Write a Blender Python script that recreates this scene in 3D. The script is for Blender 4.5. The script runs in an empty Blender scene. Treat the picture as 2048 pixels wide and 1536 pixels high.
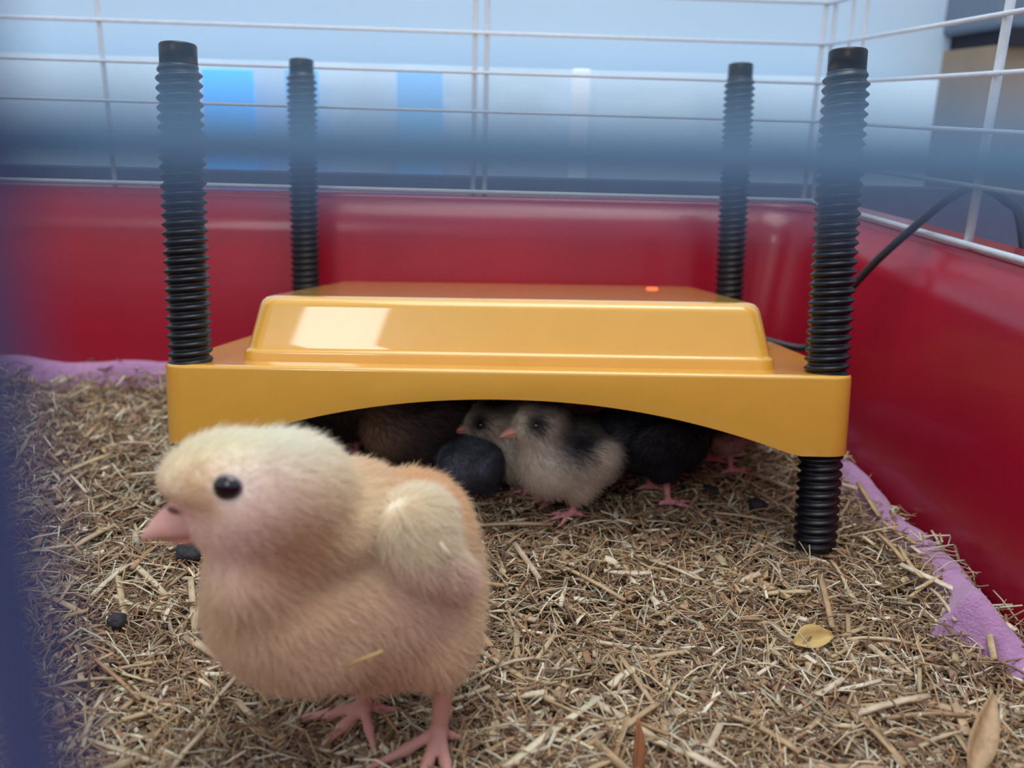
import bpy, bmesh, math, random
import numpy as np
from mathutils import Vector, Matrix, noise

random.seed(7); rng = np.random.default_rng(7)
SC = bpy.context.scene
COL = SC.collection

# ------------------------------------------------------------------ camera
F = 1800.0                                   # focal length in pixels of a 2048 wide frame
CY = np.array([-67 / F, 1, 557 / F]); CY /= np.linalg.norm(CY)
CX = np.array([1, .0418, -.015]); CX -= CX @ CY * CY; CX /= np.linalg.norm(CX)
CM = np.stack([CX, CY, np.cross(CX, CY)])    # rows: world axes in camera axes (right, forward, up)
EYE = np.array([0, 0, .2261])
cam = bpy.data.cameras.new('camera'); cam_ob = bpy.data.objects.new('camera', cam); COL.objects.link(cam_ob)
cam.sensor_width = 36; cam.lens = F / 2048 * 36; cam.clip_start = .002; cam.clip_end = 50
right, fwd, up = CM[:, 0], CM[:, 1], CM[:, 2]
cam_ob.matrix_world = Matrix(((right[0], up[0], -fwd[0], EYE[0]), (right[1], up[1], -fwd[1], EYE[1]),
                              (right[2], up[2], -fwd[2], EYE[2]), (0, 0, 0, 1)))
cam.dof.use_dof = True; cam.dof.focus_distance = .42; cam.dof.aperture_fstop = 7.4
SC.camera = cam_ob

# ------------------------------------------------------------------ light and exposure
world = bpy.data.worlds.new('room_light'); SC.world = world; world.use_nodes = True
bg = world.node_tree.nodes['Background']; bg.inputs[0].default_value = (.82, .89, 1, 1); bg.inputs[1].default_value = .70
def area(name, loc, target, sx, sy, radiance, col=(1, 1, 1)):
    l = bpy.data.lights.new(name, 'AREA'); l.shape = 'RECTANGLE'; l.size = sx; l.size_y = sy
    l.energy = radiance * math.pi * sx * sy; l.color = col
    o = bpy.data.objects.new(name, l); COL.objects.link(o); o.location = loc
    o.rotation_euler = (Vector(target) - Vector(loc)).to_track_quat('-Z', 'Y').to_euler(); return o
area('overhead_fill', (.1, .25, 1.9), (.05, .5, 0), 1.1, .8, 5.2, (1, .95, .9))  # unseen overhead light, added to brighten things from above
WINDOW = area('window_light', (-.9, -1.9, 1.5), (0, .45, .1), .3, .9, 9.5, (.95, .98, 1))
area('wall_fill', (-.2, .86, 1.7), (-.1, 1.0, .2), 1.6, .25, 5.0, (.85, .95, 1))  # unseen light, added to brighten the back wall
SC.view_settings.view_transform = 'Standard'; SC.view_settings.look = 'None'
SC.view_settings.exposure = .1; SC.view_settings.gamma = 1; SC.view_settings.use_curve_mapping = False

# ------------------------------------------------------------------ helpers
def ray(u, v): return CM @ np.array([(u - 1024) / F, 1, (768 - v) / F])
def on_z(u, v, z=0.):
    r = ray(u, v); return r * ((z - EYE[2]) / r[2]) + EYE
def on_y(u, v, y):
    r = ray(u, v); return r * (y / r[1]) + EYE
def on_x(u, v, x):
    r = ray(u, v); return r * (x / r[0]) + EYE
def depth(P): return float(CM.T[1] @ (np.asarray(P) - EYE))
def lin(c): return tuple((x / 255 / 12.92) if x / 255 <= .04045 else ((x / 255 + .055) / 1.055) ** 2.4 for x in c)

def mat(name, col, rough=.5, coat=0, noise_amt=0, noise_scale=40, bump=0, bump_scale=200, spec=.5, attr=None, rand=None, coat_rough=.05, sheen=0, trans=0):
    m = bpy.data.materials.new(name); m.use_nodes = True; nt = m.node_tree; b = nt.nodes['Principled BSDF']
    b.inputs['Base Color'].default_value = (*col, 1); b.inputs['Roughness'].default_value = rough
    b.inputs['Coat Weight'].default_value = coat; b.inputs['Coat Roughness'].default_value = coat_rough
    b.inputs['Specular IOR Level'].default_value = spec; b.inputs['Sheen Weight'].default_value = sheen
    tc = nt.nodes.new('ShaderNodeTexCoord'); src = None
    if attr:
        a = nt.nodes.new('ShaderNodeAttribute'); a.attribute_name = attr; src = a.outputs['Color']
    if rand:
        oi = nt.nodes.new('ShaderNodeObjectInfo'); cr = nt.nodes.new('ShaderNodeValToRGB')
        els = cr.color_ramp.elements
        while len(els) < len(rand): els.new(.5)
        for i, c in enumerate(rand): els[i].position = i / (len(rand) - 1); els[i].color = (*c, 1)
        nt.links.new(oi.outputs['Random'], cr.inputs[0]); src = cr.outputs[0]
    if noise_amt:
        n = nt.nodes.new('ShaderNodeTexNoise'); n.inputs['Scale'].default_value = noise_scale; n.inputs['Detail'].default_value = 5
        nt.links.new(tc.outputs['Object'], n.inputs['Vector'])
        mr = nt.nodes.new('ShaderNodeMapRange'); mr.inputs[1].default_value = .3; mr.inputs[2].default_value = .7
        mr.inputs[3].default_value = 1 - noise_amt; mr.inputs[4].default_value = 1 + noise_amt * .5
        nt.links.new(n.outputs[0], mr.inputs[0])
        mx = nt.nodes.new('ShaderNodeMix'); mx.data_type = 'RGBA'; mx.blend_type = 'MULTIPLY'; mx.inputs[0].default_value = 1
        if src: nt.links.new(src, mx.inputs[6])
        else: mx.inputs[6].default_value = (*col, 1)
        nt.links.new(mr.outputs[0], mx.inputs[7]); src = mx.outputs[2]
    if src: nt.links.new(src, b.inputs['Base Color'])
    if bump:
        n2 = nt.nodes.new('ShaderNodeTexNoise'); n2.inputs['Scale'].default_value = bump_scale; n2.inputs['Detail'].default_value = 4
        nt.links.new(tc.outputs['Object'], n2.inputs['Vector'])
        bp = nt.nodes.new('ShaderNodeBump'); bp.inputs['Strength'].default_value = bump; bp.inputs['Distance'].default_value = .002
        nt.links.new(n2.outputs[0], bp.inputs['Height']); nt.links.new(bp.outputs[0], b.inputs['Normal'])
    return m

def mesh_from(name, V, Fc, m, smooth=True):
    me = bpy.data.meshes.new(name); me.from_pydata([tuple(v) for v in V], [], [tuple(f) for f in Fc]); me.materials.append(m)
    if smooth: me.polygons.foreach_set('use_smooth', [True] * len(me.polygons))
    me.update(); return me
def quads_mesh(name, V, Q, m, smooth=True, col=None):
    me = bpy.data.meshes.new(name); V = np.ascontiguousarray(V, np.float32); Q = np.ascontiguousarray(Q, np.int32)
    me.vertices.add(len(V)); me.vertices.foreach_set('co', V.ravel())
    me.loops.add(Q.size); me.loops.foreach_set('vertex_index', Q.ravel())
    me.polygons.add(len(Q)); me.polygons.foreach_set('loop_start', np.arange(0, Q.size, 4, dtype=np.int32))
    me.materials.append(m); me.update(calc_edges=True); me.validate()
    if smooth: me.polygons.foreach_set('use_smooth', [True] * len(me.polygons))
    if col is not None:
        a = me.attributes.new('col', 'FLOAT_COLOR', 'POINT')
        a.data.foreach_set('color', np.ascontiguousarray(np.c_[col, np.ones(len(col))], np.float32).ravel())
    return me
def ob(name, data, parent=None, loc=None, **kw):
    o = bpy.data.objects.new(name, data); COL.objects.link(o)
    if parent: o.parent = parent
    if loc is not None: o.location = loc
    for k, v in kw.items(): o[k] = v
    return o
def tag(o, label, cat, group=None, kind=None):
    o['label'] = label; o['category'] = cat
    if group: o['group'] = group
    if kind: o['kind'] = kind
    return o
def tube(name, pts, r, m, sides=10, cap=True, closed_r=None):
    pts = [Vector(p) for p in pts]; n = len(pts); V = []; Fc = []
    rs = r if hasattr(r, '__len__') else [r] * n
    ref = Vector((0, 0, 1)) if abs((pts[-1] - pts[0]).normalized().z) < .9 else Vector((1, 0, 0))
    for i, p in enumerate(pts):
        t = (pts[min(i + 1, n - 1)] - pts[max(i - 1, 0)]).normalized()
        a = t.cross(ref).normalized(); b = t.cross(a)
        for k in range(sides):
            th = 2 * math.pi * k / sides; V.append(p + (a * math.cos(th) + b * math.sin(th)) * rs[i])
    for i in range(n - 1):
        for k in range(sides):
            k2 = (k + 1) % sides; Fc.append((i * sides + k, i * sides + k2, (i + 1) * sides + k2, (i + 1) * sides + k))
    if cap: Fc += [tuple(range(sides)), tuple(range((n - 1) * sides, n * sides))[::-1]]
    me = mesh_from(name, V, Fc, m)
    bm = bmesh.new(); bm.from_mesh(me); bmesh.ops.recalc_face_normals(bm, faces=bm.faces); bm.to_mesh(me); bm.free(); return me
def spline(pts, n):
    P = [np.array(p, float) for p in pts]; P = [2 * P[0] - P[1]] + P + [2 * P[-1] - P[-2]]; out = []
    for i in range(1, len(P) - 2):
        for t in np.linspace(0, 1, n, endpoint=False):
            a, b, c, d = P[i - 1:i + 3]
            out.append(.5 * (2 * b + (c - a) * t + (2 * a - 5 * b + 4 * c - d) * t * t + (3 * b - 3 * c + d - a) * t ** 3))
    out.append(P[-2]); return out
def rrect(x0, x1, y0, y1, r, seg=8, straight=1):
    out = []
    cs = [((x1 - r, y0 + r), -90), ((x1 - r, y1 - r), 0), ((x0 + r, y1 - r), 90), ((x0 + r, y0 + r), 180)]
    arcs = [[(c[0] + r * math.cos(math.radians(a0 + 90 * k / seg)), c[1] + r * math.sin(math.radians(a0 + 90 * k / seg))) for k in range(seg + 1)] for c, a0 in cs]
    for i in range(4):
        out += arcs[i]; p = arcs[i][-1]; q = arcs[(i + 1) % 4][0]
        for k in range(1, straight): out.append((p[0] + (q[0] - p[0]) * k / straight, p[1] + (q[1] - p[1]) * k / straight))
    return out
def loft(name, rings, m, cap0=False, cap1=False, smooth=True, auto=None):
    n = len(rings[0]); V = [p for r in rings for p in r]; Fc = []
    for i in range(len(rings) - 1):
        for k in range(n):
            k2 = (k + 1) % n; Fc.append((i * n + k, i * n + k2, (i + 1) * n + k2, (i + 1) * n + k))
    if cap0: Fc.append(tuple(range(n))[::-1])
    if cap1: Fc.append(tuple(range((len(rings) - 1) * n, len(rings) * n)))
    return mesh_from(name, V, Fc, m, smooth)
def box_mesh(name, a, b, m, bev=0.):
    bm = bmesh.new(); bmesh.ops.create_cube(bm, size=1)
    for v in bm.verts: v.co = Vector([(a[i] + b[i]) / 2 + v.co[i] * (b[i] - a[i]) for i in range(3)])
    if bev: bmesh.ops.bevel(bm, geom=list(bm.edges), offset=bev, segments=3, affect='EDGES', profile=.5)
    me = bpy.data.meshes.new(name); bm.to_mesh(me); bm.free(); me.materials.append(m); return me

# ------------------------------------------------------------------ materials
M_RED = mat('red_plastic', lin((164, 20, 46)), .28, .12, noise_amt=.12, noise_scale=9, bump=.03, bump_scale=30)
M_YEL = mat('yellow_plastic', lin((236, 178, 70)), .30, 1.0, noise_amt=.03, noise_scale=60, coat_rough=.03)
M_BLK = mat('black_plastic', lin((15, 18, 27)), .38, 0, spec=.5)
M_UND = mat('dark_underside', lin((30, 29, 30)), .6)
M_CORD = mat('black_rubber', lin((26, 26, 31)), .45)
M_WIRE = mat('white_coated_wire', lin((222, 232, 240)), .35, .2, noise_amt=.08, noise_scale=120)
M_FWIRE = mat('shaded_front_wire', lin((100, 134, 164)), .6, 0, noise_amt=.08, noise_scale=120, spec=.2)  # shade on the lens side of the front wire, put into its colour
M_VWIRE = mat('shaded_upright_wire', lin((74, 82, 120)), .6, 0, noise_amt=.08, noise_scale=120, spec=.2)  # upright front wires, the same shade painted in darker
M_RUST = mat('rusty_wire_end', lin((150, 104, 70)), .7, noise_amt=.3, noise_scale=300)
M_PINK = mat('pink_fleece', lin((186, 140, 184)), .95, noise_amt=.14, noise_scale=160, bump=.6, bump_scale=700, spec=.1, sheen=.4)
M_WALL = mat('white_wall', lin((204, 230, 250)), .7, noise_amt=.03, noise_scale=3)
M_FLOOR = mat('grey_floor', lin((110, 106, 122)), .7, noise_amt=.15, noise_scale=14)
M_CARD = mat('brown_cardboard', lin((162, 140, 116)), .8, noise_amt=.12, noise_scale=22)
M_GREYBOX = mat('grey_crate', lin((112, 128, 146)), .6, noise_amt=.08, noise_scale=14)
M_DARK = mat('dark_shadow_and_rib', lin((38, 38, 52)), .8)
M_BASE = mat('grey_board', lin((112, 108, 134)), .7, noise_amt=.1)
M_SHEET = mat('pale_plastic_sheet', lin((206, 230, 248)), .6, .2, noise_amt=.04, noise_scale=6)
def lit(name, c, e):      # strips behind the cage, their brightness added as emission
    m = mat(name, lin(c), .5); b = m.node_tree.nodes['Principled BSDF']; b.inputs['Emission Color'].default_value = (*lin(c), 1); b.inputs['Emission Strength'].default_value = e; return m
M_BLUE = lit('bright_blue_glow', (84, 172, 255), 1.3)
M_LBLUE = lit('light_blue_glow', (140, 200, 255), .6)
M_WSTRIP = lit('white_glow', (225, 240, 255), .5)
M_STRAW = mat('straw', (.5, .4, .3), .6, attr='col', noise_amt=.22, noise_scale=260, spec=.35)
STRAWC = [lin(c) for c in ((140, 110, 86), (164, 134, 104), (184, 154, 118), (196, 168, 128), (206, 186, 148), (228, 218, 192), (172, 134, 98), (156, 126, 104), (220, 208, 180))]
M_STRAWP = mat('straw_piece', (.5, .4, .3), .55, rand=[STRAWC[i] for i in (1, 4, 2, 5, 6, 3, 8, 2, 4)], noise_amt=.25, noise_scale=300, spec=.35)
M_MOUND = mat('straw_dust', lin((96, 74, 54)), .9, noise_amt=.5, noise_scale=170, bump=.8, bump_scale=260)
M_DROP = mat('dark_dropping', lin((44, 42, 46)), .7, noise_amt=.4, noise_scale=300, bump=.5, bump_scale=500)
M_LEAF = mat('dry_yellow_leaf', lin((204, 176, 112)), .6, noise_amt=.2, noise_scale=120)
M_BLEAF = mat('dry_brown_leaf', lin((160, 104, 66)), .6, noise_amt=.2, noise_scale=120)
M_SKIN = mat('chick_skin', (.5, .5, .5), .65, attr='col', spec=.3)
M_BEAK = mat('pink_beak', lin((226, 172, 160)), .45, noise_amt=.08, noise_scale=200, spec=.4)
M_DBEAK = mat('dark_pink_beak', lin((214, 152, 138)), .45, noise_amt=.12, noise_scale=200)
M_CLAW = mat('pale_claw', lin((206, 176, 160)), .5)
M_NOSTRIL = mat('nostril', lin((120, 74, 70)), .6)
M_EYE = mat('black_eye', lin((14, 15, 22)), .08, .6)
M_LID = mat('eye_rim', lin((160, 138, 140)), .6)
def down_mat():
    m = bpy.data.materials.new('chick_down'); m.use_nodes = True; nt = m.node_tree; b = nt.nodes['Principled BSDF']
    a = nt.nodes.new('ShaderNodeAttribute'); a.attribute_name = 'col'
    nt.links.new(a.outputs['Color'], b.inputs['Base Color']); b.inputs['Roughness'].default_value = .75
    b.inputs['Specular IOR Level'].default_value = .2
    tr = nt.nodes.new('ShaderNodeBsdfTranslucent'); nt.links.new(a.outputs['Color'], tr.inputs[0])
    mx = nt.nodes.new('ShaderNodeMixShader'); mx.inputs[0].default_value = .35
    nt.links.new(b.outputs[0], mx.inputs[1]); nt.links.new(tr.outputs[0], mx.inputs[2])
    nt.links.new(mx.outputs[0], nt.nodes['Material Output'].inputs[0]); return m
M_DOWN = down_mat()
M_LED = bpy.data.materials.new('red_indicator'); M_LED.use_nodes = True
_b = M_LED.node_tree.nodes['Principled BSDF']; _b.inputs['Base Color'].default_value = (1, .12, .03, 1)
_b.inputs['Emission Color'].default_value = (1, .12, .04, 1); _b.inputs['Emission Strength'].default_value = 1.2

# ------------------------------------------------------------------ the room
o = ob('wall_back', box_mesh('wall_back', (-2.2, 1.0, -.03), (.62, 1.06, 1.6), M_WALL)); o['kind'] = 'structure'
o = ob('floor', box_mesh('floor', (-2.2, -1.2, -.06), (2.2, 2.4, -.03), M_FLOOR)); o['kind'] = 'structure'
o = ob('wall_right', box_mesh('wall_right', (1.5, -1.2, -.03), (1.56, 2.4, 1.6), M_WALL)); o['kind'] = 'structure'

XR, YB, XL, YF = .283, .768, -.62, -.004      # inner faces of the wire cage
# red tray
rings = []
for z, g, r in ((-.026, -.012, .03), (-.021, -.022, .03), (-.016, -.024, .032), (.0, -.0235, .034), (.06, -.014, .036), (.12, -.006, .038), (.150, -.001, .04)):
    rings.append([(x, y, z) for x, y in rrect(XL - g, XR + g, YF - g, YB + g, r, 8)])
inner = rings[::-1]
outer = [[(x, y, z) for x, y in rrect(XL - g, XR + g, YF - g, YB + g, r, 8)] for z, g, r in
         ((.150, .0025, .043), (.12, -.002, .041), (.06, -.010, .039), (.0, -.0195, .037), (-.022, -.0205, .036), (-.0295, -.020, .034))]
tray = ob('cage_tray', loft('cage_tray', [inner[-1]] + inner[::-1][1:] + outer, M_RED, cap0=False, cap1=True))
bm = bmesh.new(); bm.from_mesh(tray.data); bm.verts.ensure_lookup_table()
bm.faces.new([bm.verts[i] for i in range(len(inner[0]))]); bmesh.ops.recalc_face_normals(bm, faces=bm.faces); bm.to_mesh(tray.data); bm.free()
tag(tray, 'deep glossy red plastic cage tray with flared walls around the straw', 'tray')
rim = [[(x, y, z) for x, y in rrect(XL - g, XR + g, YF - g, YB + g, .042 + g, 8)] for z, g in
       ((.1495, -.001), (.1535, .0), (.1545, .003), (.1560, .030), (.153, .033), (.138, .034), (.138, .032), (.151, .030), (.1495, .003), (.1495, -.001))]
ob('rim', loft('rim', rim, M_RED), tray)

# wire cage
cage = tag(ob('wire_cage', None, loc=(0, 0, 0)), 'white coated wire cage top standing on the red tray rim', 'cage')
def wire(a, b, r, m=M_WIRE, bow=0.):
    a, b = Vector(a), Vector(b); c = (a + b) / 2
    me = tube('wire', [a - c, (b - a) * -.25, (0, 0, 0), (b - a) * .25, b - c], r, m, 8)
    return ob('wire', me, cage, loc=c)
ZS = (.157, .190, .2197, .2505, .281, .312, .343)
for i, z in enumerate(ZS):
    r = .0019 if i == 0 else .0013
    wire((XL, YB + .003, z + .002), (XR + .003, YB + .003, z), r)
    w = wire((XR, -.0, z), (XR, YB + .002, z), .0020 if i == 0 else .0015)
    if i > 1: wire((XL, 0, z), (XL, YB, z), .0014)
for x in (-.600, -.300, -.0035, .006, .279, .287): wire((x, YB + .0055, .155), (x, YB + .0055, .36), .0020)
for y in (.735, .708, .516, .21): wire((XR + .0035, y, .1565), (XR + .0035, y, .36), .0027 if y < .6 else .0014)
wire((XR, .415, .157), (XR, .438, .157), .0022, M_RUST)
# the front panel, right before the lens
YW = .033
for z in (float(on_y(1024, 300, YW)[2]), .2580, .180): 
    o = wire((XL, YW, z + .0003), (XR, YW, z - .0003), .0020, M_FWIRE); o['label'] = 'front wire painted blue-grey for its shaded side, far out of focus'
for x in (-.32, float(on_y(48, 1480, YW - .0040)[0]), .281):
    o = wire((x, YW - .0040, .10), (x, YW - .0040, .36), .0021, M_VWIRE); o['label'] = 'front wire painted blue-grey for its shaded side, far out of focus'

o = ob('board_back', box_mesh('board_back', (-2.2, .876, -.03), (1.2, .890, on_y(1000, 350, .876)[2]), M_BASE, .002)); o['kind'] = 'structure'  # low grey board standing between cage and wall
# things behind the cage
sheet = tag(ob('plastic_sheet', None, loc=(0, .93, -.03)), 'pale blue plastic sheet standing behind the back of the wire cage', 'sheet')
SHT = on_y(1000, 135, .94)[2] + .03
def sheet_ribs():
    xs = np.linspace(-1.0, on_y(1880, 200, .93)[0], 240); V = []; Fc = []
    for i, x in enumerate(xs):
        y = .004 * math.sin(x * 21) + .003 * math.sin(x * 47 + 1)
        for z, dy in ((0, 0), (SHT, .012), (SHT, .014), (0, .002)): V.append((x, y + dy, z))
    for i in range(len(xs) - 1):
        for k in range(4): k2 = (k + 1) % 4; Fc.append((i * 4 + k, (i + 1) * 4 + k, (i + 1) * 4 + k2, i * 4 + k2))
    return mesh_from('panel', V, Fc, M_SHEET)
ob('panel', sheet_ribs(), sheet)
for (u0, u1, m) in ((412, 512, M_BLUE), (575, 640, M_LBLUE), (795, 885, M_LBLUE), (1140, 1176, M_WSTRIP)):
    a = on_y(u0, 250, .915); b = on_y(u1, 250, .915)
    st = box_mesh('glow_strip', (a[0], -.020, .0), (b[0], -.012, on_y(u0, 138, .915)[2] + .03), m, .002); ob('glow_strip', st, sheet)['label'] = 'bright strip with a glow added to its colour'
a = on_y(1893, 300, .96)
cb = tag(ob('cardboard_box', None, loc=(a[0], .90, -.03)), 'brown cardboard box standing to the right behind the wire cage', 'box')
top = on_y(1950, 98, .90)[2] + .03
ob('side_panel', box_mesh('side_panel', (0, 0, 0), (.42, .004, top), M_CARD), cb); ob('side_panel', box_mesh('side_panel', (0, .004, 0), (.004, .34, top), M_CARD), cb)
ob('side_panel', box_mesh('side_panel', (.416, .004, 0), (.42, .34, top), M_CARD), cb); ob('flap', box_mesh('flap', (0, 0, top), (.42, .17, top + .004), M_CARD), cb); ob('flap', box_mesh('flap', (0, .172, top), (.42, .344, top + .004), M_CARD), cb)
gc = tag(ob('storage_crate', None, loc=(a[0] - .004, .895, top - .026)), 'blue-grey crate standing on top of the brown cardboard box', 'crate')
ob('body', box_mesh('body', (0, 0, .014), (.42, .34, .2), M_GREYBOX, .006), gc); ob('shadow_strip', box_mesh('shadow_strip', (.01, -.002, .0), (.41, .33, .014), M_DARK), gc)  # dark strip stands for the shadow line under the crate
ob('rib', box_mesh('rib', (.055, -.005, .05), (.062, .0, .19), M_DARK, .001), gc)

# ------------------------------------------------------------------ fleece blanket under the straw
def blanket():
    path = spline([(-.60, .735, 0), (-.45, .742, 0), (-.34, .735, 0), (-.26, .740, 0), (-.15, .742, 0), (.05, .742, 0), (.19, .735, 0), (.232, .69, 0), (.240, .62, 0)]
                  + [tuple(on_z(u, v)) for u, v in ((1702, 960), (1770, 1040), (1858, 1120), (1925, 1205), (1985, 1262), (2015, 1300), (2090, 1390))] + [(.238, .28, 0), (.236, .16, 0)], 14)
    prof = [(-.060, -.014), (-.035, -.012), (-.017, -.009), (-.010, .000), (-.006, .0075), (0, .0105), (.006, .0085), (.0105, .002), (.012, -.008)]
    V = []; n = len(path); Q = []
    for i, p in enumerate(path):
        t = path[min(i + 1, n - 1)] - path[max(i - 1, 0)]; t[2] = 0; t /= np.linalg.norm(t); nn = np.array([-t[1], t[0], 0])
        back = p[1] > .7 and p[0] < .15
        hf = .95 + .55 * noise.noise((p[0] * 14, p[1] * 14, 0)); 
        bump = math.exp(-((p[1] - .355) / .018) ** 2) if p[0] > .2 else 0
        for k, (d, z) in enumerate(prof):
            s = 1.5 if back else 1.0
            q = p + nn * (d * (1.0 if not back else 1.1) + .003 * noise.noise((p[0] * 40, p[1] * 40, k * .4)))
            q[2] = z * hf * s if z > 0 else z
            if bump and 2 <= k <= 7: q[2] += .014 * bump * (1 - abs(k - 4.5) / 4); q = q - nn * .011 * bump
            q[2] += .0016 * noise.noise((p[0] * 70, p[1] * 70, k * 1.3))
            q[0] = min(q[0], .2555); q[1] = min(q[1], .7455)
            V.append(q)
    m = len(prof)
    for i in range(n - 1):
        for k in range(m - 1): Q.append((i * m + k, (i + 1) * m + k, (i + 1) * m + k + 1, i * m + k + 1))
    return quads_mesh('fleece_blanket', V, Q, M_PINK)
bl = tag(ob('fleece_blanket', blanket()), 'pink fleece blanket with ruffled edges showing between straw and red walls', 'blanket')
md = bl.modifiers.new('thickness', 'SOLIDIFY'); md.thickness = .003; md.offset = -1
md = bl.modifiers.new('smooth', 'SUBSURF'); md.levels = 1; md.render_levels = 1

# ------------------------------------------------------------------ straw bedding
def hgt(x, y):
    return .0035 * noise.noise((x * 18, y * 18, 0)) + .002 * noise.noise((x * 55, y * 55, 3))
bed = None
def mound():
    xs = np.linspace(XL + .02, .256, 150); ys = np.linspace(.022, .744, 130); V = []; Q = []
    for y in ys:
        for x in xs:
            V.append((x, y, hgt(x, y) - .0055 + .004 * noise.noise((x * 160, y * 160, 7))))
    w = len(xs)
    for j in range(len(ys) - 1):
        for i in range(w - 1): Q.append((j * w + i, j * w + i + 1, (j + 1) * w + i + 1, (j + 1) * w + i))
    return quads_mesh('straw_bedding', V, Q, M_MOUND)
bed = tag(ob('straw_bedding', mound()), 'chopped brown straw bedding spread over the tray floor', 'bedding')
CHICK_KEEP = []
def strand_geo(L, w, t, bend, nseg=2):
    V = []
    for i in range(nseg + 1):
        s = i / nseg - .5; wz = w * (1 - .35 * abs(s) * random.random())
        z = bend * (.25 - s * s) * 4
        V += [(s * L, -wz / 2, z - t / 2), (s * L, wz / 2, z - t / 2), (s * L, wz / 2 * .8, z + t / 2), (s * L, -wz / 2 * .8, z + t / 2)]
    Q = []
    for i in range(nseg):
        for k in range(4): Q.append((i * 4 + k, i * 4 + (k + 1) % 4, i * 4 + 4 + (k + 1) % 4, i * 4 + 4 + k))
    Q += [(3, 2, 1, 0), (nseg * 4, nseg * 4 + 1, nseg * 4 + 2, nseg * 4 + 3)]
    return np.array(V), np.array(Q)
def rand_floor(view):
    while True:
        if view:
            p = on_z(random.uniform(-120, 2180), random.uniform(745, 1640))
        else: p = np.array([random.uniform(-.55, .25), random.uniform(.05, .742), 0])
        if XL + .03 < p[0] < .253 and .04 < p[1] < .742: return p
def strand_rot(tilt):
    yaw = random.uniform(0, 2 * math.pi); pit = random.gauss(0, tilt); rol = random.gauss(0, .5)
    return np.array((Matrix.Rotation(yaw, 3, 'Z') @ Matrix.Rotation(pit, 3, 'Y') @ Matrix.Rotation(rol, 3, 'X')))
def loose_straw(N):
    Vs, Qs, Cs = [], [], []; base = 0
    for i in range(N):
        p = rand_floor(random.random() < .62)
        k = random.random()
        if k < .58: L = random.uniform(.007, .030); w = random.uniform(.0003, .0009); t = w * .7; til = .35
        elif k < .94: L = random.uniform(.005, .022); w = random.uniform(.0008, .0021); t = .0004; til = .24
        else: L = random.uniform(.004, .013); w = random.uniform(.002, .0046); t = .0004; til = .3
        v, q = strand_geo(L, w, t, random.gauss(0, .13 if k < .58 else .06) * L, 3 if k < .58 else 2)
        z = hgt(p[0], p[1]) + random.uniform(-.005, .0015)
        edge = max(0, (p[0] - .21) / .045) if p[1] < .6 else 0
        z += .011 * min(edge, 1) * random.random()
        if p[1] > .66 and p[0] < 0: z += .010 * (p[1] - .66) / .08 * random.random()
        v = v @ strand_rot(til).T + [p[0], p[1], z]
        if v[:, 0].max() > .2555 or v[:, 1].max() > .744: continue
        c = np.array(random.choice(STRAWC)) * random.uniform(.60, 1.22)
        Vs.append(v); Qs.append(q + base); Cs.append(np.repeat(c[None], len(v), 0)); base += len(v)
    return quads_mesh('loose_straw', np.concatenate(Vs), np.concatenate(Qs), M_STRAW, False, np.concatenate(Cs))
ob('loose_straw', loose_straw(46000), bed)['kind'] = 'stuff'
variants = []
for i in range(14):
    v, q = strand_geo(random.uniform(.018, .040), random.uniform(.0014, .0034), random.uniform(.0005, .0012), random.gauss(0, .0012), 3)
    variants.append(quads_mesh('straw', v, q, M_STRAWP, False))
cnt = 0
while cnt < 290:
    p = rand_floor(random.random() < .85); o = bpy.data.objects.new('straw', random.choice(variants))
    o.rotation_euler = (random.gauss(0, .3), random.gauss(0, .12), random.uniform(0, 6.283))
    o.location = (min(p[0], .236), min(p[1], .722), hgt(p[0], p[1]) + random.uniform(.0005, .003) + (.006 if p[0] > .215 and p[1] < .6 else 0)); o.parent = bed; COL.objects.link(o); cnt += 1
def placed_straw(u0, v0, u1, v1, w, z=.003, c=None):
    a = on_z(u0, v0, z); b = on_z(u1, v1, z); d = b - a; L = np.linalg.norm(d)
    v, q = strand_geo(L, w, .0009, .0008, 3); me = quads_mesh('straw', v, q, c or M_STRAWP, False)
    o = ob('straw', me, bed, loc=tuple((a + b) / 2)); o.rotation_euler = (0, -math.asin(d[2] / L), math.atan2(d[1], d[0]))
M_PALE = mat('pale_straw', lin((222, 212, 180)), .55, noise_amt=.2, noise_scale=300)
for s in ((1010, 1536, 1200, 1395, .0032), (1220, 1372, 1280, 1330, .004)): placed_straw(*s, c=M_PALE)
for s in ((960, 1050, 1105, 1048, .0034), (1120, 1130, 1250, 1200, .0025), (1030, 1392, 1130, 1402, .003), (1250, 1455, 1320, 1405, .0026), (1725, 1440, 1810, 1530, .003), (1510, 1450, 1600, 1505, .003), (1905, 1400, 1935, 1470, .004), (30, 1110, 150, 1090, .0022), (185, 1190, 255, 1130, .003), (180, 1310, 280, 1400, .0016), (1640, 1150, 1665, 1255, .003), (1300, 1120, 1400, 1160, .002)): placed_straw(*s)

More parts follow.
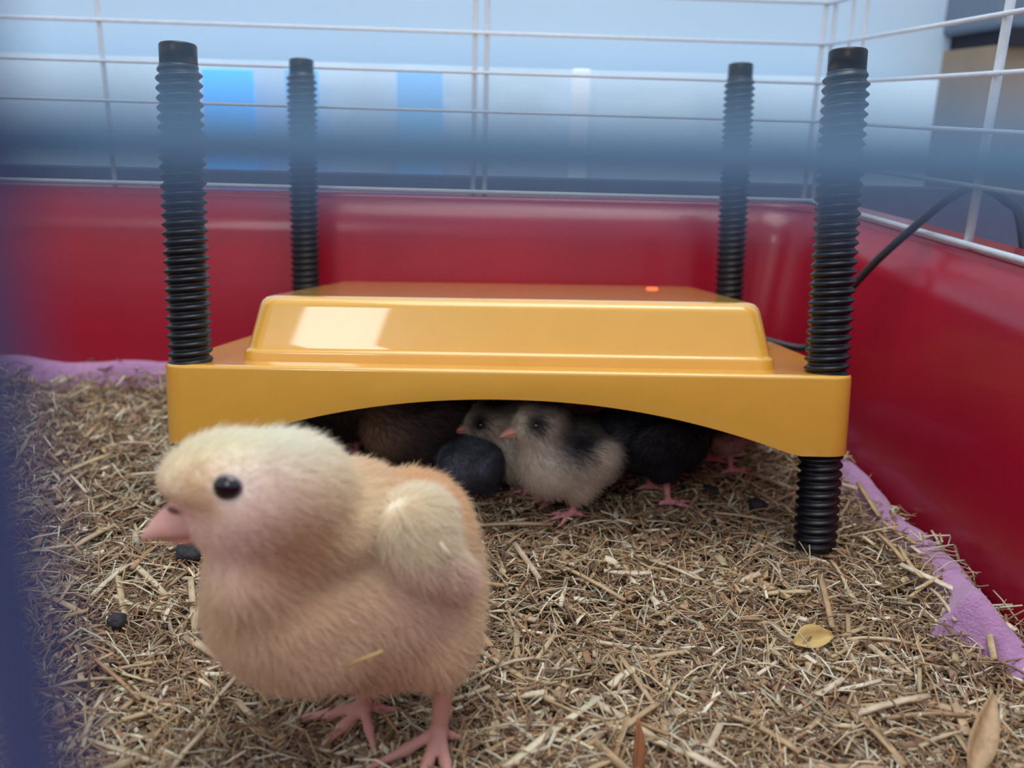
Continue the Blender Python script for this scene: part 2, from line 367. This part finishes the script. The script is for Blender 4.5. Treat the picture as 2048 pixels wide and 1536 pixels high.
# droppings and dry leaves on the straw
def blob(r, seed, m, name):
    bm = bmesh.new(); bmesh.ops.create_icosphere(bm, subdivisions=3, radius=r)
    for v in bm.verts: v.co *= 1 + .35 * noise.noise(v.co * (1.2 / r) + Vector((seed, 0, 0))); v.co.z *= .7
    me = bpy.data.meshes.new(name); bm.to_mesh(me); bm.free(); me.materials.append(m); me.polygons.foreach_set('use_smooth', [True] * len(me.polygons)); return me
for i, (u, v, r, lab) in enumerate(((235, 1245, .0042, 'dark dropping lying on the straw by the left edge of the cage'), (378, 1108, .0066, 'black lump on the straw just behind the throat of the buff chick'),
                                    (1515, 1012, .0055, 'black dropping on the straw in the shade, left of the front right leg'), (1420, 985, .0055, 'black dropping beneath the pink-legged chick under the heater'))):
    p = on_z(u, v, .002); tag(ob('dropping', blob(r, i * 3.1, M_DROP, 'dropping'), loc=(p[0], p[1], .003)), lab, 'dropping')
def leaf(L, W, m, name, curl):
    V = []; Q = []; n = 8
    for i in range(n + 1):
        s = i / n; w = W * math.sin(math.pi * min(.97, s + .03)) ** .7
        for k in range(5):
            a = k / 4 - .5; V.append(((s - .5) * L, a * w * (1 + .1 * math.sin(7 * s)), curl * (abs(a) * 1.4 * w + .25 * L * (s - .5) ** 2)))
    for i in range(n):
        for k in range(4): Q.append((i * 5 + k, i * 5 + 5 + k, i * 5 + 6 + k, i * 5 + k + 1))
    return quads_mesh(name, V, Q, m)
def put_leaf(u, v, L, W, m, rot, lab, z=.004):
    p = on_z(u, v, z); o = ob('dry_leaf', leaf(L, W, m, 'dry_leaf', .6), loc=tuple(p)); o.rotation_euler = rot; md = o.modifiers.new('t', 'SOLIDIFY'); md.thickness = .0003
    tag(o, lab, 'leaf')
put_leaf(1625, 1280, .021, .011, M_LEAF, (.5, 0, .35), 'broad dry yellow leaf lying on the straw near the pink blanket')
put_leaf(1960, 1470, .034, .010, M_STRAWP, (.5, -.5, .9), 'pale papery husk sticking up from the straw in the front right corner', .012)
put_leaf(1268, 1500, .022, .007, M_BLEAF, (1.0, -.9, 1.4), 'narrow red-brown dry leaf standing up in the straw at the front', .007)

# ------------------------------------------------------------------ brooder heater
def Rm(a, b, c):
    return np.array(Matrix.Rotation(c, 3, 'Z') @ Matrix.Rotation(b, 3, 'Y') @ Matrix.Rotation(a, 3, 'X'))
PM = CM @ Rm(.152, .0179, -.0233); PT = CM @ np.array([-.1732, .485, .0122]) + EYE
heater = ob('brooder_heater', None); heater.matrix_world = Matrix([[*PM[i], PT[i]] for i in range(3)] + [[0, 0, 0, 1]])
tag(heater, 'yellow plastic brooder heating plate on four black threaded legs', 'heater')
def at_plate(x, y, z): return PM @ np.array([x, y, z]) + PT
PW, PD, PO = .34, .249, .0128
def skirt():
    def arch(s, a, b):
        t = (s - (a + b) / 2) / ((b - a) / 2)
        return 0 if abs(t) >= 1 else (1 - abs(t) ** 2.1)
    def bottom(x, y):
        z = -.0428
        if y < .0 or y > PD: z += .0272 * arch(x, .017, PW - .017)
        elif x < 0 or x > PW: z += .022 * arch(y, .017, PD - .017)
        return z
    ot = rrect(-PO, PW + PO, -PO, PD + PO, PO, 10, 48); th = .0026
    it = rrect(-PO + th, PW + PO - th, -PO + th, PD + PO - th, PO - th, 10, 48)
    e = .0022
    et = rrect(-PO + e, PW + PO - e, -PO + e, PD + PO - e, PO - e, 10, 48)
    mid = rrect(-PO + e * .3, PW + PO - e * .3, -PO + e * .3, PD + PO - e * .3, PO - e * .3, 10, 48)
    rings = [[(x, y, -.014) for x, y in it], [(x2, y2, bottom(x, y) + .0004) for (x, y), (x2, y2) in zip(ot, it)],
             [(x, y, bottom(x, y)) for x, y in ot], [(x, y, -.0022) for x, y in ot], [(x, y, -.0007) for x, y in mid], [(x, y, 0) for x, y in et]]
    me = loft('skirt', rings, M_YEL, cap1=True); return me
sk = ob('skirt', skirt(), heater); md = sk.modifiers.new('n', 'WEIGHTED_NORMAL'); md.keep_sharp = True
ob('heating_panel', box_mesh('heating_panel', (.0, .0, -.0175), (PW, PD, -.0035), M_UND, .002), heater)
def dome():
    x0, x1, y0, y1 = .0252, .3158, .004, .236
    rings = []
    for z, g, r in ((-.001, 0, .010), (.0045, .0002, .010), (.0056, .0007, .010), (.0060, .0012, .010), (.0064, .0018, .010), (.0074, .0022, .010), (.0095, .0026, .010), (.0295, .0068, .0105), (.0322, .0078, .0105), (.0341, .0096, .0105), (.0349, .0124, .010), (.0351, .0158, .009)):
        gy = g if z < .0066 else .0018 + (g - .0018) * 1.3
        rings.append([(x, y, z) for x, y in rrect(x0 + g, x1 - g, y0 + gy, y1 - gy, r, 8, 2)])
    return loft('dome_cover', rings, M_YEL, cap1=True)
dm = ob('dome_cover', dome(), heater); md = dm.modifiers.new('n', 'WEIGHTED_NORMAL')
def disc(name, r, h, m):
    return loft(name, [[(rr * math.cos(2 * math.pi * k / 24), rr * math.sin(2 * math.pi * k / 24), z) for k in range(24)] for z, rr in ((0, r), (h * .6, r), (h, r * .8))], m, True, True)
ob('indicator_light', disc('indicator_light', .0042, .0012, M_LED), dm, loc=(.268, .168, .0350), label='small glowing red indicator light')
# legs
LEG = .2603
def thread():
    n = 44; pitch = .0049; rows = int((LEG - .010) / pitch * 10); V = []
    for j in range(rows + 1):
        z = (LEG - .0105) * j / rows
        for k in range(n):
            ph = (z / pitch - k / n) % 1.0
            s = .5 + .5 * math.cos(2 * math.pi * ph); s = s ** 1.0
            ends = min(1, z / .004, (LEG - .0105 - z) / .004 + .0)
            r = .0096 + .0021 * s * max(0, ends); V.append((r * math.cos(2 * math.pi * k / n), r * math.sin(2 * math.pi * k / n), z))
    Q = [(j * n + k, j * n + (k + 1) % n, (j + 1) * n + (k + 1) % n, (j + 1) * n + k) for j in range(rows) for k in range(n)]
    me = quads_mesh('threaded_leg', V, Q, M_BLK); bm = bmesh.new(); bm.from_mesh(me); bm.verts.ensure_lookup_table()
    bm.faces.new([bm.verts[k] for k in range(n)][::-1]); bm.faces.new([bm.verts[rows * n + k] for k in range(n)]); bm.to_mesh(me); bm.free(); return me
LEGM = thread()
def cap_mesh():
    n = 32; prof = ((0, .0094), (.0098, .0094), (.0106, .0089), (.0106, .0074), (.0075, .0072))
    return loft('leg_cap', [[(r * math.cos(2 * math.pi * k / n), r * math.sin(2 * math.pi * k / n), z) for k in range(n)] for z, r in prof], M_BLK, True, True)
CAPM = cap_mesh()
for x, y, hgt_up in ((0, 0, .1634), (PW, 0, .1634), (0, PD, .2043), (PW, PD, .2043)):
    lg = ob('threaded_leg', LEGM, heater, loc=(x, y, hgt_up - LEG)); lg.rotation_euler = (0, 0, x * 5 + y * 9)
    ob('leg_cap', CAPM, lg, loc=(0, 0, LEG - .0106))
# power cord: leaves the heater at the back right, hangs over the rim and down outside
pts = [at_plate(.306, .175, .012), at_plate(.318, .178, .0095), on_y(1600, 696, .60), on_y(1632, 660, .595), on_y(1690, 590, .585), on_y(1760, 515, .57), on_y(1850, 435, .555), on_x(1905, 392, .284),
       on_x(1955, 372, .300), on_x(2010, 400, .318), on_x(2044, 465, .326), (.335, .50, .06), (.35, .50, -.02), (.42, .55, -.0265), (.6, .6, -.0265)]
IPM = np.linalg.inv(PM)
ob('power_cord', tube('power_cord', [IPM @ (np.array(p) - PT) for p in spline(pts, 8)], .0026, M_CORD, 10), heater, label='black rubber power cord')
ob('cord_grip', tube('cord_grip', [(.300, .175, .012), (.312, .175, .012), (.318, .178, .0098)], [.0042, .0042, .0032], M_CORD, 12), heater)

# ------------------------------------------------------------------ chicks
def ell(P, c, r, R=None):
    q = P - c
    if R is not None: q = q @ R
    k0 = np.sqrt(((q / r) ** 2).sum(-1)); k1 = np.sqrt(((q / (np.array(r) ** 2)) ** 2).sum(-1)) + 1e-9
    return k0 * (k0 - 1) / k1
def cone(P, a, b, ra, rb):
    ab = b - a; t = np.clip(((P - a) @ ab) / (ab @ ab), 0, 1); return np.linalg.norm(P - a - t[..., None] * ab, axis=-1) - (ra + (rb - ra) * t)
def smin(a, b, k):
    h = np.clip(.5 + .5 * (b - a) / k, 0, 1); return b + (a - b) * h - k * h * (1 - h)
def fields(P, ells, caps, k):
    d = None
    for c, r, R in ells:
        e = ell(P, c, r, R); d = e if d is None else smin(d, e, k)
    l = None
    for a, b, ra, rb in caps:
        e = cone(P, a, b, ra, rb); l = e if l is None else smin(l, e, .0016)
    return d, l
def surface(ells, caps, k, res):
    lo = np.min([c - max(r) for c, r, R in ells] + [np.minimum(a, b) - .004 for a, b, _, _ in caps], 0) - 3 * res
    hi = np.max([c + max(r) for c, r, R in ells] + [np.maximum(a, b) + .004 for a, b, _, _ in caps], 0) + 3 * res
    n = np.ceil((hi - lo) / res).astype(int) + 1
    ax = [lo[i] + np.arange(n[i]) * res for i in range(3)]
    P = np.stack(np.meshgrid(*ax, indexing='ij'), -1)
    d, l = fields(P, ells, caps, k); Fd = smin(d, l, .004)
    s = Fd < 0
    nx, ny, nz = n
    acc = np.zeros((nx - 1, ny - 1, nz - 1, 3)); num = np.zeros((nx - 1, ny - 1, nz - 1))
    def corner(A, i, j, k): return A[i:i + nx - 1, j:j + ny - 1, k:k + nz - 1]
    for axis in range(3):
        o1, o2 = [a for a in range(3) if a != axis]
        for da in (0, 1):
            for db in (0, 1):
                c0 = [0, 0, 0]; c0[o1] = da; c0[o2] = db; c1 = list(c0); c1[axis] = 1
                f0 = corner(Fd, *c0); f1 = corner(Fd, *c1); x = (f0 < 0) != (f1 < 0)
                t = np.where(x, f0 / np.where(x, f0 - f1, 1), 0)
                off = np.zeros(acc.shape); off[..., o1] = da; off[..., o2] = db; off[..., axis] = t
                acc += np.where(x[..., None], off, 0); num += x
    m = num > 0; idx = -np.ones(m.shape, int); idx[m] = np.arange(m.sum())
    cell = np.argwhere(m); V = lo + (cell + acc[m] / num[m][:, None]) * res
    Q = []
    for axis in range(3):
        o1, o2 = (axis + 1) % 3, (axis + 2) % 3
        sl0 = [slice(None)] * 3; sl1 = [slice(None)] * 3; sl0[axis] = slice(0, -1); sl1[axis] = slice(1, None)
        a = s[tuple(sl0)]; b = s[tuple(sl1)]; E = np.argwhere(a != b)
        E = E[(E[:, o1] > 0) & (E[:, o2] > 0)]
        flip = a[tuple(E.T)]
        e1 = np.zeros(3, int); e1[o1] = 1; e2 = np.zeros(3, int); e2[o2] = 1
        q = np.stack([idx[tuple((E - e1 - e2).T)], idx[tuple((E - e2).T)], idx[tuple(E.T)], idx[tuple((E - e1).T)]], 1)
        q[~flip] = q[~flip][:, ::-1]; Q.append(q)
    Q = np.concatenate(Q); Q = Q[(Q >= 0).all(1)]
    return V, Q
def normals_of(V, Q):
    n = np.cross(V[Q[:, 2]] - V[Q[:, 0]], V[Q[:, 3]] - V[Q[:, 1]]); N = np.zeros_like(V)
    for k in range(4): np.add.at(N, Q[:, k], n)
    return N / (np.linalg.norm(N, axis=1)[:, None] + 1e-12), np.linalg.norm(n, axis=1)
def hair(name, V, Q, N, area_, mask, colors, flow, length, count, parent, rad=.00006, lift=.6, lenfn=None):
    w = area_ * mask[Q].min(1); w = w / w.sum(); f = rng.choice(len(Q), count, p=w)
    a, b = rng.random((2, count, 1)); q = Q[f]
    P = (V[q[:, 0]] * (1 - a) + V[q[:, 1]] * a) * (1 - b) + (V[q[:, 3]] * (1 - a) + V[q[:, 2]] * a) * b
    n = N[q].mean(1); n /= np.linalg.norm(n, axis=1)[:, None]; c = colors[q].mean(1)
    fl = flow(P); fl = fl - (fl * n).sum(1)[:, None] * n; fl /= np.linalg.norm(fl, axis=1)[:, None] + 1e-9
    d = n * lift + fl + rng.normal(0, .22, (count, 3)); d /= np.linalg.norm(d, axis=1)[:, None]
    L = length * rng.uniform(.55, 1.25, count)
    if lenfn is not None: L = L * lenfn(P)
    d2 = d + fl * .5 + rng.normal(0, .2, (count, 3)); d2 /= np.linalg.norm(d2, axis=1)[:, None]
    p0 = P - n * .0004; p1 = P + d * (L * .5)[:, None]; p2 = p1 + d2 * (L * .5)[:, None]
    hc = bpy.data.hair_curves.new(name); hc.add_curves([3] * count)
    hc.points.foreach_set('position', np.ascontiguousarray(np.stack([p0, p1, p2], 1), np.float32).ravel())
    hc.points.foreach_set('radius', np.tile(np.array([rad, rad * .8, rad * .15], np.float32), count))
    c = np.clip(c * rng.uniform(.88, 1.12, (count, 1)), 0, 1)
    at = hc.attributes.new('col', 'FLOAT_COLOR', 'CURVE'); at.data.foreach_set('color', np.ascontiguousarray(np.c_[c, np.ones(count)], np.float32).ravel())
    hc.materials.append(M_DOWN); return ob(name, hc, parent)
def beak_mesh(base, tip, h, w, m, name, updir, lower=False):
    base, tip = np.array(base), np.array(tip); ax = tip - base; L = np.linalg.norm(ax); ax = ax / L
    upv = np.array(updir, float); upv -= upv @ ax * ax; upv /= np.linalg.norm(upv); sd = np.cross(ax, upv)
    rings = []
    for s in np.linspace(0, 1, 9):
        k = (1 - s ** 2.0) ** .75 if s < 1 else .03
        k = max(k, .05); drop = -h * .28 * s ** 3 if not lower else h * .0
        cc = base + ax * L * s + upv * drop; ring = []
        for j in range(14):
            th = 2 * math.pi * j / 14; u, v = math.cos(th), math.sin(th)
            v = v * (.75 if v > 0 else .35) if not lower else v * (.15 if v > 0 else .6)
            ring.append(tuple(cc + sd * u * w * k * .5 + upv * v * h * k))
        rings.append(ring)
    return loft(name, rings, m, True, True)
def ball(name, r, m, sq=(1, 1, 1)):
    bm = bmesh.new(); bmesh.ops.create_uvsphere(bm, u_segments=24, v_segments=16, radius=r)
    for v in bm.verts: v.co = Vector((v.co.x * sq[0], v.co.y * sq[1], v.co.z * sq[2]))
    me = bpy.data.meshes.new(name); bm.to_mesh(me); bm.free(); me.materials.append(m); me.polygons.foreach_set('use_smooth', [True] * len(me.polygons)); return me
def leg_caps(hip, foot, heading, r=.0022, toe=.019, spread=.55):
    hip, foot = np.array(hip, float), np.array(foot, float); h = math.atan2(heading[1], heading[0])
    ank = foot + np.array([0, 0, .004]); out = [(hip, ank, r * 1.45, r)]
    for a, s in ((0, 1.1), (spread, .95), (-spread, .95), (math.pi - .35, .5)):
        d = np.array([math.cos(h + a), math.sin(h + a), 0]); mid = foot + d * toe * s * .5 + [0, 0, .0030]; end = foot + d * toe * s + [0, 0, .0012]
        out += [(ank, mid, r * .85, r * .72), (mid, end, r * .72, r * .42)]
    return out
PINKLEG = np.array(lin((204, 152, 140)))

def march(o0, d, ells, k, t0, t1):
    ts = np.linspace(t0, t1, 1200); P = o0 + ts[:, None] * d; v = fields(P, ells, [(P[0] + 9, P[0] + 9.1, .001, .001)], k)[0]
    i = np.argmax(v < 0); return P[i]

# ---- the buff chick in front
def buff_chick():
    E = []
    def e(u, v, y, ru, rv, ry, shrink=10, R=None):
        c = on_y(u, v, y); s = depth(c) / F; E.append((c, np.array([(ru - shrink) * s, ry, (rv - shrink) * s * 1.04]), R))
    e(715, 1165, .294, 236, 180, .036)
    e(585, 1195, .276, 172, 150, .030)
    e(640, 1240, .280, 150, 98, .030)
    e(525, 1125, .266, 118, 110, .022)
    e(815, 1170, .298, 152, 175, .034)
    e(815, 1060, .300, 128, 106, .028)
    e(690, 1020, .288, 120, 84, .026)
    e(600, 1030, .278, 128, 124, .025)
    e(522, 998, .268, 150, 122, .0210)
    e(575, 968, .271, 112, 88, .020)
    e(412, 954, .2635, 92, 54, .0135)
    e(440, 936, .2660, 84, 52, .0150)
    e(398, 1018, .2625, 54, 40, .0085)
    e(470, 1030, .2645, 92, 66, .0150)
    e(875, 1270, .283, 82, 92, .018)
    e(745, 1290, .292, 92, 72, .018)
    org = on_z(800, 1470); org[2] = 0
    hd = np.array([-.55, -.83, 0])
    fN = on_z(878, 1497); fF = on_z(728, 1447); fN[2] = fF[2] = .002
    caps = []
    hipN = on_y(893, 1330, .280); hipF = on_y(742, 1340, .292)
    def leg(hip, foot, toes):
        ank = foot + np.array([0, 0, .006]); out = [(hip, ank, .0041, .0031)]
        for (u, v, s) in toes:
            end = on_z(u, v, .0022); mid = foot + (end - foot) * .5 + [0, 0, .0022]
            out += [(ank, mid, .0024 * s, .0020 * s), (mid, end, .0020 * s, .0012 * s)]
        return out
    caps += leg(hipF, fF, ((592, 1437, 1), (655, 1482, 1), (748, 1498, .9), (800, 1420, .8)))
    caps += leg(hipN, fN, ((745, 1532, 1), (830, 1585, 1.05), (905, 1590, 1), (925, 1475, .7)))
    K = .007
    V, Q = surface(E, caps, K, .0009)
    d, l = fields(V, E, caps, K); N, ar = normals_of(V, Q)
    legm = np.clip((d - l) / .0012 + .5, 0, 1)
    # down colours: pale crown, orange neck and back, pinkish belly
    base = np.array(lin((246, 216, 172))); C = np.repeat(base[None], len(V), 0)
    def patch(u, v, y, r, col, amt, p=2.):
        c = on_y(u, v, y); g = np.exp(-(np.linalg.norm(V - c, axis=1) / r) ** p)[:, None] * amt; C[:] = C * (1 - g) + np.array(lin(col)) * g
    patch(620, 1280, .26, .030, (240, 204, 176), .7)
    patch(560, 900, .262, .030, (255, 253, 232), 1.)
    patch(420, 930, .255, .018, (255, 246, 214), .8)
    patch(520, 1010, .246, .017, (242, 222, 212), .95)
    patch(480, 1080, .250, .013, (240, 206, 200), .8)
    patch(395, 985, .250, .009, (232, 190, 130), .7)
    patch(385, 1040, .255, .009, (232, 176, 166), .8)
    patch(620, 1085, .252, .017, (208, 146, 92), .9)
    patch(560, 1110, .250, .010, (216, 160, 112), .7)
    patch(720, 1010, .268, .020, (240, 206, 156), .6)
    patch(860, 960, .300, .024, (230, 170, 106), .85)
    patch(960, 1060, .31, .016, (228, 184, 138), .5)
    patch(830, 1060, .262, .022, (250, 238, 206), .9)
    patch(840, 1200, .262, .018, (232, 194, 176), .7)
    patch(800, 1330, .27, .018, (232, 190, 160), .6)
    C = C ** .68; C = C * (1 - legm[:, None]) + PINKLEG * legm[:, None]
    root = ob('chick', quads_mesh('chick', V - org, Q, M_SKIN, True, C), loc=tuple(org))
    tag(root, 'fluffy buff chick standing in front, head turned, beak to the left', 'chick')
    eye = march(EYE, ray(452, 977), E, K, .15, .4); bk = on_y(400, 1042, .262)
    def flow(P):
        hc = on_y(360, 1010, .262); toward = P - hc; toward /= np.linalg.norm(toward, axis=1)[:, None]
        w = np.exp(-(np.linalg.norm(P - on_y(480, 985, .268), axis=1) / .034) ** 2)[:, None]
        return toward * (w + .15) + np.array([.35, .5, -.85]) * (1 - w)
    def lf(P):
        a = np.clip(np.linalg.norm(P - eye, axis=1) / .017, .2, 1); b = np.clip((np.linalg.norm(P - bk, axis=1) - .006) / .020, .12, 1); return np.minimum(a, b)
    mask = (legm < .3) & (np.linalg.norm(V - eye, axis=1) > .0042)
    h = hair('down_coat', V - org, Q, N, ar, mask.astype(float), C, lambda P: flow(P + org), .0068, 95000, root, .00007, .55, lambda P: lf(P + org))
    for (u, v, fx) in ((592, 1437, fF), (655, 1482, fF), (748, 1498, fF), (745, 1532, fN), (830, 1585, fN), (905, 1590, fN)):
        t_ = on_z(u, v, .0022); dd = t_ - fx; dd[2] = 0; dd /= np.linalg.norm(dd)
        ob('claw', tube('claw', [t_ - org - dd * .0008, t_ - org + dd * .0015 + [0, 0, .0003], t_ - org + dd * .0036 - [0, 0, .0010]], [.0010, .0008, .0002], M_CLAW, 8), root)
    # eye
    vd = -ray(452, 977); vd /= np.linalg.norm(vd)
    nf = np.array([-.25, -1, .12]); nf /= np.linalg.norm(nf)
    eo = ob('eye', ball('eye', .0044, M_EYE, (1.10, .62, .90)), root, loc=tuple(eye - org - nf * .0004)); eo.rotation_euler = (0, -.25, -.2)
    lid = ob('eye_rim', ball('eye_rim', .0046, M_LID, (1.14, .45, .94)), root, loc=tuple(eye - org - nf * -.0002 + np.array([0, .0012, 0]))); lid.rotation_euler = (0, -.25, -.2)
    eye2 = on_y(440, 980, .288); ob('eye', eo.data, root, loc=tuple(eye2 - org))
    # beak
    b0 = on_y(432, 1038, .2615); b1 = on_y(279, 1054, .2540); s = depth(b0) / F
    ob('upper_beak', beak_mesh(b0 - org, b1 - org, 88 * s, 112 * s, M_BEAK, 'upper_beak', (-.28, 0, 1)), root)
    l0 = on_y(432, 1062, .2615); l1 = on_y(300, 1072, .2555)
    ob('lower_beak', beak_mesh(l0 - org, l1 - org, 34 * s, 92 * s, M_DBEAK, 'lower_beak', (-.1, 0, 1), True), root)
    no = ob('nostril', ball('nostril', .0013, M_NOSTRIL, (1.5, .5, .8)), root, loc=tuple(on_y(346, 1021, .2500) - org)); no.rotation_euler = (0, .5, 0)
    # wing
    We = []
    for (u, v, y, ru, rv, ry) in ((822, 1066, .2725, 70, 76, .0080), (850, 1120, .2705, 66, 66, .0070), (900, 1150, .273, 42, 44, .006), (842, 1030, .2775, 54, 50, .008)):
        c = on_y(u, v, y); sc = depth(c) / F; We.append((c, np.array([ru * sc, ry, rv * sc]), None))
    far = [(We[0][0], We[0][0] + [0, .001, 0], .001, .001)]
    wv, wq = surface(We, far, .006, .0012); wn, wa = normals_of(wv, wq)
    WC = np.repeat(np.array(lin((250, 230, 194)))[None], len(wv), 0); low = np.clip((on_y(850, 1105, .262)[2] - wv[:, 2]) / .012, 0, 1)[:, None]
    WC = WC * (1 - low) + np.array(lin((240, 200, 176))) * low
    WC = WC ** .62
    wing = ob('wing', quads_mesh('wing', wv - org, wq, M_SKIN, True, WC), root)
    hair('wing_down', wv - org, wq, wn, wa, np.ones(len(wv)), WC, lambda P: np.repeat(np.array([[.55, .35, -.75]]), len(P), 0), .0070, 16000, wing, .00007, .35)
    for i in range(6):
        a = on_y(880 + i * 4, 1085 + i * 14, .2625 + i * .0004) - org; b = on_y(912 + i * 2, 1128 + i * 13, .2655 + i * .0006) - org
        mid = (a + b) / 2 + [0, -.001, 0]
        ob('wing_feather', tube('wing_feather', [a, mid, b], [.0005, .0013, .0002], M_QUILL, 6), wing)
    # bits of straw clinging to the belly down
    a = on_y(690, 1335, .2475); b = on_y(765, 1302, .2465)
    st = quads_mesh('straw', *strand_geo(np.linalg.norm(b - a), .0012, .0005, .0003), M_LEAF, False); so = ob('straw', st, loc=tuple((a + b) / 2)); d = b - a
    so.rotation_euler = (0, -math.asin(d[2] / np.linalg.norm(d)), math.atan2(d[1], d[0])); tag(so, 'pale straw stuck to the belly down of the buff chick', 'straw')
M_QUILL = mat('cream_quill', lin((228, 206, 178)), .6)
buff_chick()

# ---- the chicks under the heater, all on one plan but with their own pose and plumage
def small_chick(x, y, heading, sc, label, pal, turn=0., headz=8.2, crouch=0., fore=3.0, hairs=9000, beakm=M_DBEAK):
    q = lambda *a: np.array(a, float) * .01
    E = []
    def el(c, r, R=None): c = np.array(c, float); E.append((np.array([c[0], c[1], c[2] - crouch]) * .01, np.array(r) * .01, R))
    el((-.2, 0, 4.7), (3.3, 2.45, 2.45)); el((1.5, 0, 4.6), (2.2, 2.2, 2.35)); el((-2.6, 0, 5.0), (1.9, 1.7, 1.7)); el((2.1, 0, 6.5), (1.5, 1.45, 1.7))
    ct, st_ = math.cos(turn), math.sin(turn); H = np.array([fore, 0, headz])
    def hp(a, b, c): return (H[0] + a * ct - b * st_, H[1] + a * st_ + b * ct, H[2] + c)
    Rt = np.array([[ct, -st_, 0], [st_, ct, 0], [0, 0, 1.]])
    el(hp(0, 0, 0), (1.65, 1.4, 1.4), Rt); el(hp(.8, 0, -.2), (1.0, .95, .95), Rt); el(((fore + 2.1) / 2, 0, (headz + 6.5) / 2), (1.3, 1.3, 1.3))
    for s in (-1, 1): el((.1, 1.25 * s, 3.3), (1.1, .95, 1.3)); el((-.7, 2.15 * s, 5.1), (2.1, .55, 1.25))
    caps = []
    for s in (-1, 1): caps += leg_caps(np.array([.2, 1.25 * s, 2.6 - crouch * .6]) * .01, np.array([.6, 1.3 * s, .15]) * .01, (1, 0), .0019, .019)
    K = .0055; V, Q = surface(E, caps, K, .0015); d, l = fields(V, E, caps, K); N, ar = normals_of(V, Q); legm = np.clip((d - l) / .0015 + .5, 0, 1)
    C = pal(V * 100, H - [0, 0, crouch]); legc = np.array(lin((205, 140, 140))); C = C * (1 - legm[:, None]) + legc * legm[:, None]
    root = ob('chick', quads_mesh('chick', V, Q, M_SKIN, True, C), loc=(x, y, 0)); root.rotation_euler = (0, 0, heading); root.scale = (sc,) * 3
    tag(root, label, 'chick', 'chicks sheltering under the heater')
    hair('down_coat', V, Q, N, ar, (legm < .3).astype(float), C, lambda P: np.repeat(np.array([[-.8, 0, -.6]]), len(P), 0), .0055, hairs, root, .00011, .5)
    hz = -crouch
    for s in (-1, 1):
        ob('eye', ball('eye', .0033, M_EYE), root, loc=np.array(hp(.75, 1.0 * s, .15 + hz)) * .01)
    b0 = np.array(hp(1.45, 0, -.35 + hz)) * .01; b1 = np.array(hp(2.75, 0, -.6 + hz)) * .01
    ob('upper_beak', beak_mesh(b0, b1, .0052, .0085, beakm, 'upper_beak', (0, 0, 1)), root); ob('lower_beak', beak_mesh(b0 - [0, 0, .002], b1 - [0, 0, .0015] + (b0 - b1) * .15, .0035, .007, beakm, 'lower_beak', (0, 0, 1), True), root)
    return root
def gau(P, c, r): return np.exp(-(np.linalg.norm(P - np.array(c), axis=1) / r) ** 3)[:, None]
CREAM, BLACK, SLATE, WARM, DARKB = (np.array(lin(c)) for c in ((200, 188, 174), (34, 33, 40), (92, 94, 106), (190, 158, 130), (70, 60, 60)))
def pal_pied(P, H):
    C = np.repeat(CREAM[None], len(P), 0)
    for c, r in ((H + [-.2, 0, 1.3], 1.35), (H + [.9, 1.1, .35], .8), (H + [.9, -1.1, .35], .8), ((-1.4, 0, 7.0), 2.8), ((-3.6, 0, 4.6), 2.2), ((-3.2, 1.5, 5.6), 1.6), ((-3.2, -1.5, 5.6), 1.6), ((.8, 2.2, 5.6), 1.7), ((.8, -2.2, 5.6), 1.7), ((-2.6, 2.2, 4.2), 1.5), ((-2.6, -2.2, 4.2), 1.5), (H + [-1.2, 0, .3], 1.0)):
        g = gau(P, c, r); C = C * (1 - g) + BLACK * g
    for y in (2.7, -2.7): g = gau(P, (-1.0, y, 4.6), .9); C = C * (1 - g) + CREAM * g
    return C
def pal_black(P, H):
    C = np.repeat(BLACK[None], len(P), 0); g = gau(P, (2.8, 0, 3.8), 1.3); C = C * (1 - g) + DARKB * g; return C
def pal_slate(P, H): return np.repeat(SLATE[None], len(P), 0)
def pal_brown(P, H):
    C = np.repeat(DARKB[None], len(P), 0); g = gau(P, (2.6, 0, 4), 2.0); C = C * (1 - g) + WARM * .6 * g; return C
def pal_belly(P, H):
    w = np.clip((4.6 - P[:, 2]) / 1.2, 0, 1)[:, None]; return BLACK * (1 - w) + np.array(lin((196, 168, 164))) * w
def fl(u, v): p = on_z(u, v); return p[0], p[1]
def chick_at(u, v, *a, **k): x, y = fl(u, v); return small_chick(x, y, *a, **k)
PI = math.pi
chick_at(1140, 1022, PI + .42, .92, 'black and white chick at the arch opening, breast to the front', pal_pied, turn=-.1, headz=7.25, crouch=.9, fore=2.3)
chick_at(1080, 978, PI + .1, .88, 'white-faced chick with black spots behind the black and white chick', pal_pied, turn=0., headz=6.7, crouch=1.6, fore=3.6)
chick_at(950, 990, PI / 2 - .5, .70, 'slate grey chick seen from behind below the white-faced beak', pal_slate, headz=7.2, crouch=1.6, hairs=8000)
chick_at(835, 965, PI + .5, .95, 'dark brown chick at the left of the huddle, pink beak pointing down', pal_brown, headz=7.0, crouch=.3)
chick_at(690, 930, PI / 2 + .6, .9, 'dusky chick deep in shade at the left end of the arch', pal_brown, headz=7.4)
chick_at(1300, 1005, .3, .92, 'all black chick right of the black and white chick', pal_black, headz=7.4)
chick_at(1425, 945, .5, .85, 'pale-bellied chick with pink legs at the right end of the arch', pal_belly, headz=8.4)
